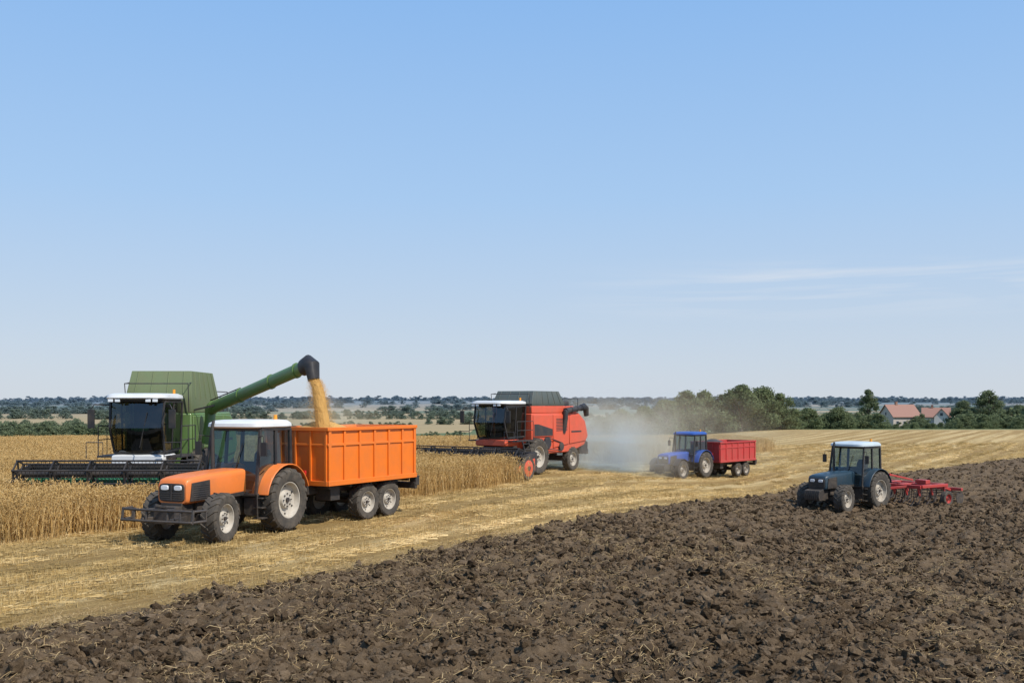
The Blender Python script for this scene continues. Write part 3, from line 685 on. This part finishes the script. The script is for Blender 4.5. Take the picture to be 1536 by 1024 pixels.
GRAIN,nt,out=newmat('wheat_grain'); P=pos(nt); princ(nt,out,{'Base Color':mixc(nt,noise(nt,P,60,3),(.42,.22,.05),(.64,.39,.12)),'Roughness':.85})
# ------------------------------------------------------------------ combine
def combine(name,spec,body,top,rooftrim,nose,headc,auger,W=5.7,lift=.45,glassm=GLB,rim=RIM,style=0,R=.36):
    (x,y),th,s,wy=spec; e=root(name,x,y,th,s,-.04,wy)
    wheel(e,'front_left_wheel',0,1.28,.86,.62,0,rim,20); wheel(e,'front_right_wheel',0,-1.28,.86,.62,0,rim,20)
    wheel(e,'rear_left_wheel',-3.5,1.15,.60,.42,0,rim,18); wheel(e,'rear_right_wheel',-3.5,-1.15,.60,.42,0,rim,18)
    b=B(); b.prism([(.15,1.2),(-1.2,.95),(-3.4,.95),(-4.7,1.25),(-5.1,1.7),(-4.8,2.45),(-4.1,2.86),(.28,2.86),(.28,1.2)],-1.28,1.28)
    b.obj('body',body,e,.05)
    b=B()
    for q in (1,-1):
        y0,y1=(1.281,1.335) if q>0 else (-1.335,-1.281)
        b.prism([(-1.55,1.75),(-1.55,2.78),(.2,2.78),(.2,1.75)],y0,y1)
        b.prism([(-3.1,1.35),(-3.1,2.78),(-1.60,2.78),(-1.60,1.2)],y0,y1)
        b.prism([(-4.75,1.45),(-4.95,1.75),(-4.65,2.40),(-4.05,2.75),(-3.15,2.78),(-3.15,1.35)],y0,y1)
    b.obj('side_panels',body,e,.03)
    b=B()
    for q in (1,-1):
        def ys(a,c): return (a,c) if q>0 else (-c,-a)
        y0,y1=ys(1.335,1.347)
        for k in range(9): b.box(-2.9,-1.85,y0,y1,2.0+k*.07,2.035+k*.07)
        b.box(-4.3,-3.3,y0,y1,1.9,1.98)
        if style==1:
            b.prism([(-1.50,1.80),(-1.50,2.10),(-.2,2.35),(.15,2.35),(.15,1.80)],*ys(1.336,1.350))
        else: b.box(-1.2,-.85,*ys(1.336,1.346),2.0,2.4)
        b.cyl((-1.0,q*1.28,1.45),(-1.0,q*1.42,1.45),.28); b.cyl((-2.3,q*1.28,1.25),(-2.3,q*1.40,1.25),.2); b.tube([(-1.0,q*1.38,1.72),(-2.3,q*1.37,1.44)],.025,6); b.tube([(-1.0,q*1.38,1.18),(-2.3,q*1.37,1.06)],.025,6)
    b.box(-.25,.25,-1.1,1.1,.65,1.1); b.cyl((0,-1.2,.86),(0,1.2,.86),.22); b.box(-3.6,-3.4,-1.05,1.05,.5,.75); b.bar((-3.5,0,.7),(-3.5,0,1.0),.3)
    b.prism([(-4.9,1.6),(-5.5,1.35),(-5.45,.85),(-4.7,.8),(-4.4,1.2)],-1.0,1.0)
    for k in range(8): b.box(-5.75,-5.4,-.9+k*.25,-.87+k*.25,.75,1.0)
    b.box(-4.2,-2.75,-1.0,1.0,2.87,3.15); b.cyl((-3.3,.4,3.15),(-3.3,.4,3.6),.07); b.cyl((-3.8,-.5,3.15),(-3.8,-.5,3.4),.22); b.loft([rring(-4.1,3.1,3.45,.35,yc=.3),rring(-3.4,3.1,3.45,.35,yc=.3)])
    for q in (1,-1):
        b.tube([(-4.3,q*1.1,2.87),(-4.3,q*1.1,3.55),(-2.8,q*1.1,3.55),(-2.8,q*1.1,2.87)],.02,6)
    b.obj('engine_and_drives',DRK,e,.012)
    b=B()
    zt=4.15 if style==0 else 3.90
    def rr(z,x0,x1,hw): return [(x0,-hw,z),(x1,-hw,z),(x1,hw,z),(x0,hw,z)]
    zl=2.87 if style==0 else 3.2
    b.loft([rr(zl,-2.7,.25,1.25),rr(3.3,-2.72,.28,1.28),rr(zt-.02,-2.35,-.02,1.16),rr(zt,-2.33,-.04,1.14),rr(zt-.1,-2.3,-.07,1.1),rr(3.25,-2.5,.1,1.15)],True)
    for k in range(5):
        f=(k+.5)/5; xx=-2.62+f*2.75
        for q in (1,-1): b.bar((xx,q*1.285,3.3),(-1.18+(xx+1.2)*.8,q*1.165,zt-.02),.04,.03)
    for q in (-.8,-.27,.27,.8): b.bar((.285,q*1.2,3.3),(-.015,q*1.1,zt-.02),.04,.03)
    b.obj('grain_tank',top,e,.012)
    if style==1:
        b=B(); b.loft([rr(2.865,-4.0,.27,1.27),rr(3.19,-3.6,.27,1.27)]); b.obj('upper_body',body,e,.03)
    b=B()
    for q in (1,-1):
        b.tube([(.32,q*1.2,2.9),(.45,q*1.22,3.75),(.1,q*1.2,3.78)],.018,6)
    b.tube([(.45,-1.22,3.75),(.45,1.22,3.75)],.018,6)
    b.obj('hand_rails',DRK,e)
    wb,wt=.92,.98
    b=B(); g=B()
    def q_(X_,Z_,q): return (X_,q*(wb+(wt-wb)*(Z_-1.8)/1.4),Z_)
    prof=dict(A=(.42,1.8),B=(.42,3.2),C=(2.02,3.2),D=(1.86,1.75),F=(2.16,2.45))
    for q in (1,-1):
        for a_,c_ in (('A','B'),('D','F'),('F','C'),('B','C'),('A','D')): b.bar(q_(*prof[a_],q),q_(*prof[c_],q),.07)
        b.bar(q_(1.25,1.8,q),q_(1.2,3.2,q),.05)
        g.quad(q_(.42,1.8,q),q_(1.86,1.78,q),q_(2.16,2.45,q),q_(2.02,3.2,q),q_(.42,3.2,q))
    for k_ in ('A','B','C','D'): b.bar(q_(*prof[k_],1),q_(*prof[k_],-1),.07)
    n=8
    for (a_,c_) in (('D','F'),('F','C')):
        for k in range(n):
            t0=-1+2*k/n;t1=-1+2*(k+1)/n
            def P2(k_,t): X_,Z_=prof[k_]; w_=wb+(wt-wb)*(Z_-1.8)/1.4; return (X_+.16*(1-t*t),t*w_,Z_)
            g.quad(P2(a_,t0),P2(a_,t1),P2(c_,t1),P2(c_,t0))
    b.bar((2.30,.2,1.9),(2.26,.45,2.9),.025)
    b.box(.45,1.9,-.88,.88,1.68,1.78)
    b.quad((.40,-.9,1.8),(.40,.9,1.8),(.40,.9,3.2),(.40,-.9,3.2))
    for q in (1,-1):
        b.tube([(1.95,q*.98,3.1),(2.45,q*1.35,3.12),(2.5,q*1.45,3.0),(2.5,q*1.45,2.95)],.02,6); b.box(2.46,2.52,q*1.45-.12,q*1.45+.12,2.45,2.98)
    b.loft([zring(3.20,.35,2.34,1.02),zring(3.27,.32,2.38,1.05)])
    b.obj('cab_frame',BLK,e,.008); g.obj('cab_windows',glassm,e,smooth=30,recalc=False)
    b=B(); b.loft([zring(3.275,.25,2.40,1.07),zring(3.31,.23,2.45,1.09),zring(3.39,.25,2.41,1.07),zring(3.44,.4,2.15,.92)])
    b.obj('cab_roof',rooftrim,e,smooth=40)
    b=B()
    for yy in (-.8,-.55,.55,.8): b.box(2.385,2.42,yy-.09,yy+.09,3.19,3.27)
    b.obj('work_lights',LMP,e,.006)
    b=B(); b.loft([zring(1.98,.75,1.2,.25),zring(2.15,.73,1.22,.27)]); b.loft([zring(2.15,.68,.82,.26),zring(2.8,.6,.72,.2)]); b.tube([(1.75,0,1.8),(1.6,0,2.35)],.04,8)
    c=Vector((1.58,0,2.38)); b.tube([c+Vector((math.cos(t)*.17,math.sin(t)*.2,math.cos(t)*.08)) for t in [k*math.pi/8 for k in range(17)]],.015,6,False); b.box(1.3,1.6,-.6,-.4,1.8,2.5)
    b.obj('cab_interior',SEAT,e,.01)
    b=B(); b.loft([rring(1.0,1.38,1.69,.98,e=8),rring(1.95,1.38,1.69,.98,e=8),rring(2.08,1.42,1.66,.92,e=8)]); b.obj('nose_panel',nose,e,.01)
    b=B()
    for q in (1,-1):
        b.box(.45,1.9,q*1.0 if q>0 else -1.55,1.55 if q>0 else -1.0,1.60,1.65)
        b.tube([(.5,q*1.52,1.65),(.5,q*1.52,2.5),(1.85,q*1.52,2.5),(1.85,q*1.52,1.65)],.02,6); b.tube([(.5,q*1.52,2.1),(1.85,q*1.52,2.1)],.015,6); b.tube([(1.2,q*1.52,1.65),(1.2,q*1.52,2.5)],.015,6)
        b.tube([(1.9,q*1.1,1.65),(2.35,q*1.1,1.65),(2.35,q*1.1,2.05),(2.35,q*1.7,2.05),(2.35,q*1.7,1.6)],.018,6)
    for xx in (1.0,1.5): b.bar((xx,1.58,1.6),(xx,1.95,.5),.035,.05)
    for k in range(5): b.bar((1.0,1.60+k*.08,1.5-k*.24),(1.5,1.60+k*.08,1.5-k*.24),.10,.03)
    b.obj('platform_and_ladder',DRK,e)
    b=B(); b.prism([(.5,1.0),(.7,1.45),(1.3,1.45),(3.05,lift+.75),(3.05,lift+.1),(1.0,.85)],-.62,.62); b.bar((.3,.8,.9),(2.6,.8,lift+.25),.08); b.bar((.3,-.8,.9),(2.6,-.8,lift+.25),.08)
    b.obj('feeder_house',DRK,e,.015)
    hw=W/2
    b=B(); z0=lift
    b.prism([(3.02,z0+.15),(3.02,z0+.75),(3.08,z0+.75),(3.09,z0+.24),(3.35,z0+.14),(4.05,z0+.10),(4.05,z0+.05),(3.3,z0+.06)],-hw,hw)
    b.box(2.94,3.10,-hw,hw,z0+.752,z0+.86)
    for q in (1,-1):
        y0,y1=(hw,hw+.07) if q>0 else (-hw-.07,-hw)
        b.prism([(2.95,z0+.05),(2.95,z0+.86),(3.5,z0+.78),(4.2,z0+.48),(5.0,z0+.12),(4.9,z0+.02)],y0,y1)
        b.loft([rring(4.6,z0+.05,z0+.35,.10,n=10,e=3,yc=q*(hw+.035)),rring(5.35,z0-.02,z0+.04,.015,n=10,e=3,yc=q*(hw+.035))])
    b.obj('header_frame',BLK if style==0 else DRK,e,.01)
    b=B()
    b.cyl((3.48,-hw+.02,z0+.42),(3.48,hw-.02,z0+.42),.17,n=16)
    nseg=int(W*14)
    for q in (1,-1):
        vs=[];fs=[]
        for k in range(nseg+1):
            yy=q*(.45+(hw-.5)*k/nseg); a=q*k*.55
            for r_ in (.17,.30): vs.append((3.48+r_*math.cos(a),yy,z0+.42+r_*math.sin(a)))
        for k in range(nseg): fs.append((2*k,2*k+1,2*k+3,2*k+2))
        b.add(vs,fs)
    for k in range(int(W/.15)):
        yy=-hw+.1+k*.15; b.hexa([(4.0,yy-.02,z0+.05),(4.0,yy+.02,z0+.05),(4.17,yy+.004,z0+.07),(4.17,yy-.004,z0+.07),(4.0,yy-.02,z0+.09),(4.0,yy+.02,z0+.09),(4.17,yy+.004,z0+.085),(4.17,yy-.004,z0+.085)])
    b.obj('header_auger',HGR if style==0 else GRY,e,smooth=0)
    b=B()
    for q in (1,-1):
        pr=[(3.0,z0+.1),(3.0,z0+.75),(3.45,z0+.68),(4.1,z0+.38),(4.7,z0+.1)]
        if style==0: b.prism(pr,q*(hw+.071),q*(hw+.085))
    for k in range(6):
        yy=-hw+.3+k*(W-.6)/5; b.box(3.095,3.105,yy-.3,yy+.3,z0+.45,z0+.70)
    b.obj('header_panels',headc,e)
    cx,cz=4.05,z0+.66; b=B(); b.cyl((cx,-hw+.1,cz),(cx,hw-.1,cz),.07,n=12)
    ns=5
    for k in range(ns+1):
        yy=-hw+.12+k*(W-.24)/ns
        for m_ in range(6):
            a=m_*math.pi/3+.3; a2=a+math.pi/3
            p=(cx+R*math.cos(a),yy,cz+R*math.sin(a)); p2=(cx+R*math.cos(a2),yy,cz+R*math.sin(a2)); b.bar((cx,yy,cz),p,.045,.035); b.bar(p,p2,.045,.035)
        b.lathe([(.14,-.03),(.14,.03),(.05,.03)],(cx,yy,cz),12)
    for m_ in range(6):
        a=m_*math.pi/3+.3; X_,Z_=cx+R*math.cos(a),cz+R*math.sin(a); b.cyl((X_,-hw+.08,Z_),(X_,hw-.08,Z_),.028,n=6)
        for k in range(int(W/.13)):
            yy=-hw+.15+k*.13; b.bar((X_,yy,Z_),(X_-.04,yy,Z_-.2),.012)
    for q in (1,-1):
        b.bar((3.0,q*(hw-.02),z0+.84),(cx+.1,q*(hw-.02),cz+.03),.07,.09); b.bar((3.1,q*(hw-.02),z0+.6),(cx-.4,q*(hw-.02),cz+.05),.05)
    b.obj('reel',BLK,e,smooth=0)
    if style==1:
        b=B(); b.lathe([(.02,.02),(.30,.02),(.34,.03),(.34,.14),(.28,.16),(.02,.16)],(3.85,hw+.09,z0+.22),28); b.prism([(3.2,z0+.1),(3.2,z0+.6),(4.3,z0+.35),(4.7,z0+.1)],hw+.071,hw+.12); b.obj('header_drive_guard',body,e)
        b=B(); b.lathe([(.34,.04),(.47,.03),(.5,.08),(.47,.15),(.34,.14)],(3.85,hw+.09,z0+.22),28); b.cyl((3.85,hw+.2,z0+.22),(3.85,hw+.28,z0+.22),.1); b.obj('header_guard_wheel',RUB,e)
    a0,a1,colr=auger; a0=Vector(a0);a1=Vector(a1); d=(a1-a0).normalized()
    ar=1.0 if style==0 else .68
    b=B(); b.tube([(a0.x,a0.y-.15,1.9),(a0.x,a0.y,a0.z-.35),a0-d*.02+Vector((0,0,-.05)),a0+d*.35],[.2*ar,.21*ar,.215*ar,.20*ar],16); b.tube([a0,a1],[.19*ar,.185*ar],18)
    for f in (.03,.35,.68,.93):
        p=a0+(a1-a0)*f; b.tube([p-d*.04,p+d*.04],.215*ar,18)
    b.obj('unloading_auger',colr,e,smooth=40)
    b=B(); s0=a1-d*.05; b.tube([s0,s0+d*.3+Vector((0,0,.03)),s0+d*.52-Vector((0,0,.08)),s0+d*.60-Vector((0,0,.45))],[.235*ar,.26*ar,.26*ar,.20*ar],16); b.obj('auger_spout',BLK,e,smooth=40)
    b=B(); b.bar(a0+Vector((0,0,.25)),a0+(a1-a0)*.35+Vector((0,0,.22)),.03); b.bar((a0.x+.35,1.0,2.9),a0+d*.9,.05); b.obj('auger_brace',DRK,e)
    b=B(); b.cyl((.5,.7,3.43),(.5,.7,3.57),.05); b.obj('beacon',YEL,e)
    return e
def w2l(p,spec):
    (x,y),th,s,wy=spec; lx,ly=local_xy(p[0],p[1],spec); return (lx,ly,(p[2]-gz(x,y)+.04)/s)
TIP=Vector((-6.2,29.7,4.50))
combine('green_combine_harvester',GC,GRN,OLV,WHT,WHT,HGR,(w2l((-10.3,34.0,3.25),GC),w2l(TIP,GC),GRN),W=6.4,lift=.62)
combine('red_combine_harvester',RC,RDC,GRY,WHT,RDC,RDC,((-2.6,1.42,2.95),(-4.3,1.35,3.10),DRK),W=6.9,lift=.38,style=1,R=.40)
# ------------------------------------------------------------------ tractors & trailers
tractor('orange_tractor',-7.05,27.2,math.radians(22),1.05,ORG,WHT,ORG,steer=.15,front='frame')
trailer('orange_grain_trailer',-6.15,28.35,math.radians(30),1.0,ORT,L=4.15,load=GRAIN)
tt=math.radians(43)
tractor('blue_tractor',10.3,57.2,tt,.92,BLU,BLU,BLU,steer=.0,front='weights',frontfender=True)
bk=-heading(tt); trailer('red_grain_trailer',10.3+bk.x*1.5,57.2+bk.y*1.5,tt,.84,RED,L=4.8,zb=1.15,zt=2.5,load=DRK,wheels=(2.6,3.7),r=.5)
tt=math.radians(50)
tractor('teal_tractor',14.75,42.5,tt,.99,TEA,TRF,TEA,steer=.1,front='weights',frontfender=False)
def cultivator(x,y,th,s):
    e=root('red_cultivator',x,y,th,s,0)
    b=B(); b.bar((0,0,.62),(-1.1,0,.82),.14,.16)
    for q in (1,-1): b.bar((-.1,q*.1,.66),(-1.1,q*1.0,.82),.10)
    for xx in (-1.1,-1.95,-2.8): b.bar((xx,-1.6,.82),(xx,1.6,.82),.14)
    for yy in (-1.6,-.55,.55,1.6): b.bar((-1.1,yy,.84),(-2.8,yy,.84),.12)
    b.bar((-.9,0,.85),(-.9,0,1.3),.1); b.bar((-.9,0,1.3),(-2.8,0,.95),.07); b.bar((-.9,0,1.25),(-.1,0,.75),.06)
    for q in (1,-1): b.bar((-2.8,q*1.2,.82),(-3.7,q*1.2,.55),.10); b.box(-2.2,-1.9,q*1.0-.25,q*1.0+.25,.90,1.05)
    b.bar((-3.7,-1.7,.62),(-3.7,1.7,.62),.12)
    for k in range(3):
        for j in range(6): yy=-1.45+j*.58; b.bar((-1.1-.85*k,yy,.76),(-1.2-.85*k,yy,.45),.06)
    b.obj('frame',RED,e,.008)
    b=B()
    for i,xx in enumerate((-1.1,-1.95,-2.8)):
        for k in range(7):
            yy=-1.4+k*.42+(i%3)*.14; b.tube([(xx,yy,.78),(xx-.22,yy,.6),(xx-.2,yy,.25),(xx+.02,yy,.0)],.028,6); b.hexa([(xx-.05,yy-.06,-.06),(xx+.12,yy,-.06),(xx+.0,yy+.06,-.06),(xx-.1,yy,-.05),(xx-.05,yy-.05,.1),(xx+.06,yy,.05),(xx,yy+.05,.1),(xx-.08,yy,.12)])
    for a in range(10):
        t=a*math.pi/5; b.tube([(-3.7+.26*math.cos(t+.2*k),-1.6+k*.32,.26+.26*math.sin(t+.2*k)) for k in range(11)],.016,5)
    for k in range(6): b.lathe([(.02,-.01),(.26,-.01),(.26,.01),(.02,.01)],(-3.7,-1.6+k*.64,.26),18)
    b.obj('tines_and_roller',DRK,e)
    for q in (1,-1): wheel(e,'support_wheel_%d'%(1 if q>0 else 2),-2.4,q*1.85,.32,.22,0,RED,12)
    return e
bk=-heading(tt); cultivator(14.75+bk.x*1.0,42.5+bk.y*1.0,math.radians(57),1.06)
# ------------------------------------------------------------------ grain stream
b=B(); r=random.Random(5)
hd=(Vector((TIP.x,TIP.y,0))-Vector((-10.3,34.0,0))).normalized(); st=Vector((TIP.x+hd.x*.55,TIP.y+hd.y*.55,4.12))
V=1.1
def sp(t): return Vector((st.x+hd.x*V*t*.9,st.y+hd.y*V*t*.9,st.z-4.9*t*t-.6*t))
rings=[];T=.50
for i in range(14):
    t=T*i/13; p=sp(t); rad=.13+.08*i/13; rings.append([(p.x+rad*math.cos(a)*(1+r.uniform(-.08,.08)),p.y+rad*math.sin(a)*(1+r.uniform(-.08,.08)),p.z+r.uniform(-.01,.01)) for a in [k*math.pi/8 for k in range(16)]])
b.loft(rings)
for _ in range(34000):
    t=r.random()*T; p=sp(t); sg=.07+.10*t/T; p=p+Vector((r.gauss(0,sg),r.gauss(0,sg),r.gauss(0,.03))); L=.008
    u=Vector((r.gauss(0,1),r.gauss(0,1),r.gauss(0,1))).normalized()*L; w=u.orthogonal().normalized()*L*.6
    b.add([p-u,p-w,p+u,p+w],[(0,1,2,3)])
b.obj('wheat_grain_stream',GRAIN,None,smooth=0,recalc=False)
# ------------------------------------------------------------------ dust volumes
def dust(name,c,rad,dens,col=(1.0,.76,.50),sc=.7,thr=.42,seed=0,an=-.3):
    m,nt,out=newmat(name+'_volume'); tc=nd(nt,'ShaderNodeTexCoord').outputs['Object']
    ln=nd(nt,'ShaderNodeVectorMath',{0:tc},operation='LENGTH').outputs['Value']
    fall=mapr(nt,ln,1.0,.1,0,1,True)
    n1=noise(nt,nd(nt,'ShaderNodeVectorMath',{0:pos(nt),1:(seed,0,0)},operation='ADD').outputs[0],sc,4,.6)
    d=mth(nt,'MULTIPLY',mth(nt,'MULTIPLY',mapr(nt,n1,thr,thr+.28),fall),dens)
    v=nd(nt,'ShaderNodeVolumeScatter',{'Color':c4(col),'Density':d,'Anisotropy':an}); nt.links.new(v.outputs[0],out.inputs['Volume'])
    import bmesh
    bm=bmesh.new(); bmesh.ops.create_icosphere(bm,subdivisions=3,radius=1); me=bpy.data.meshes.new(name); bm.to_mesh(me); bm.free(); me.materials.append(m)
    o=bpy.data.objects.new(name,me); COL.objects.link(o); o.location=c; o.scale=rad; return o
dust('dust_cloud',(5.0,55,.7),(5.8,5.5,3.3),.60,sc=.5,thr=.34)
dust('dust_cloud',(9.0,71,1.2),(13,8,5.0),.15,sc=.3,thr=.34,seed=4)
dust('dust_cloud',(-5.5,30.2,3.0),(2.2,1.6,.8),.7,sc=1.3,thr=.4,col=(1,.76,.44),seed=9)
# ------------------------------------------------------------------ world, sun, camera
EL=math.radians(50); AZ=math.radians(128)
sdir=Vector((math.sin(AZ)*math.cos(EL),math.cos(AZ)*math.cos(EL),math.sin(EL)))
sun=bpy.data.lights.new('sun','SUN'); sun.energy=5.0; sun.angle=math.radians(.53); sun.color=(1,.945,.86)
so=bpy.data.objects.new('sun',sun); COL.objects.link(so); so.rotation_euler=(-sdir).to_track_quat('-Z','Y').to_euler(); so.location=(20,-20,40)
w=bpy.data.worlds.new('World'); scene.world=w; w.use_nodes=True; nt=w.node_tree; nt.nodes.clear()
out=nt.nodes.new('ShaderNodeOutputWorld')
sky=nt.nodes.new('ShaderNodeTexSky'); sky.sky_type='NISHITA'; sky.sun_disc=False; sky.sun_elevation=EL; sky.sun_rotation=AZ; sky.altitude=100; sky.air_density=1.0; sky.dust_density=.8; sky.ozone_density=1.2
tc=nd(nt,'ShaderNodeTexCoord').outputs['Generated']; sp_=nd(nt,'ShaderNodeSeparateXYZ',{0:tc})
grad=ramp(nt,sp_.outputs[2],[(0,(.65,.71,.79)),(.08,(.55,.67,.83)),(.2,(.41,.62,.91)),(.38,(.28,.52,.91)),(1,(.10,.25,.60))])
grad10=nd(nt,'ShaderNodeVectorMath',{0:grad,1:(10,10,10)},operation='MULTIPLY').outputs[0]
skb=mixc(nt,.88,sky.outputs[0],grad10)
nv=nd(nt,'ShaderNodeVectorMath',{0:tc,1:(2.2,2.2,38)},operation='MULTIPLY').outputs[0]
cl=noise(nt,nv,1.6,5,.55,.6)
band=mth(nt,'MULTIPLY',mapr(nt,sp_.outputs[2],.075,.105,0,1,True),mapr(nt,sp_.outputs[2],.145,.12,0,1,True))
side=mapr(nt,sp_.outputs[0],.02,.25,0,1,True)
cf=mth(nt,'MULTIPLY',mth(nt,'MULTIPLY',mapr(nt,cl,.42,.68),band),mth(nt,'MULTIPLY',side,.65))
skc=mixc(nt,cf,skb,(7.4,7.8,8.4))
bg=nd(nt,'ShaderNodeBackground',{0:skc,1:.1}); nt.links.new(bg.outputs[0],out.inputs[0])
cam=bpy.data.cameras.new('camera'); cam.lens=35; cam.sensor_width=36; cam.clip_start=.1; cam.clip_end=30000; cam.shift_y=(606-512)/1536
co=bpy.data.objects.new('camera',cam); COL.objects.link(co); co.location=(0,0,CH); co.rotation_euler=(math.pi/2,0,0); scene.camera=co
scene.view_settings.view_transform='Standard'; scene.view_settings.look='None'; scene.view_settings.exposure=0
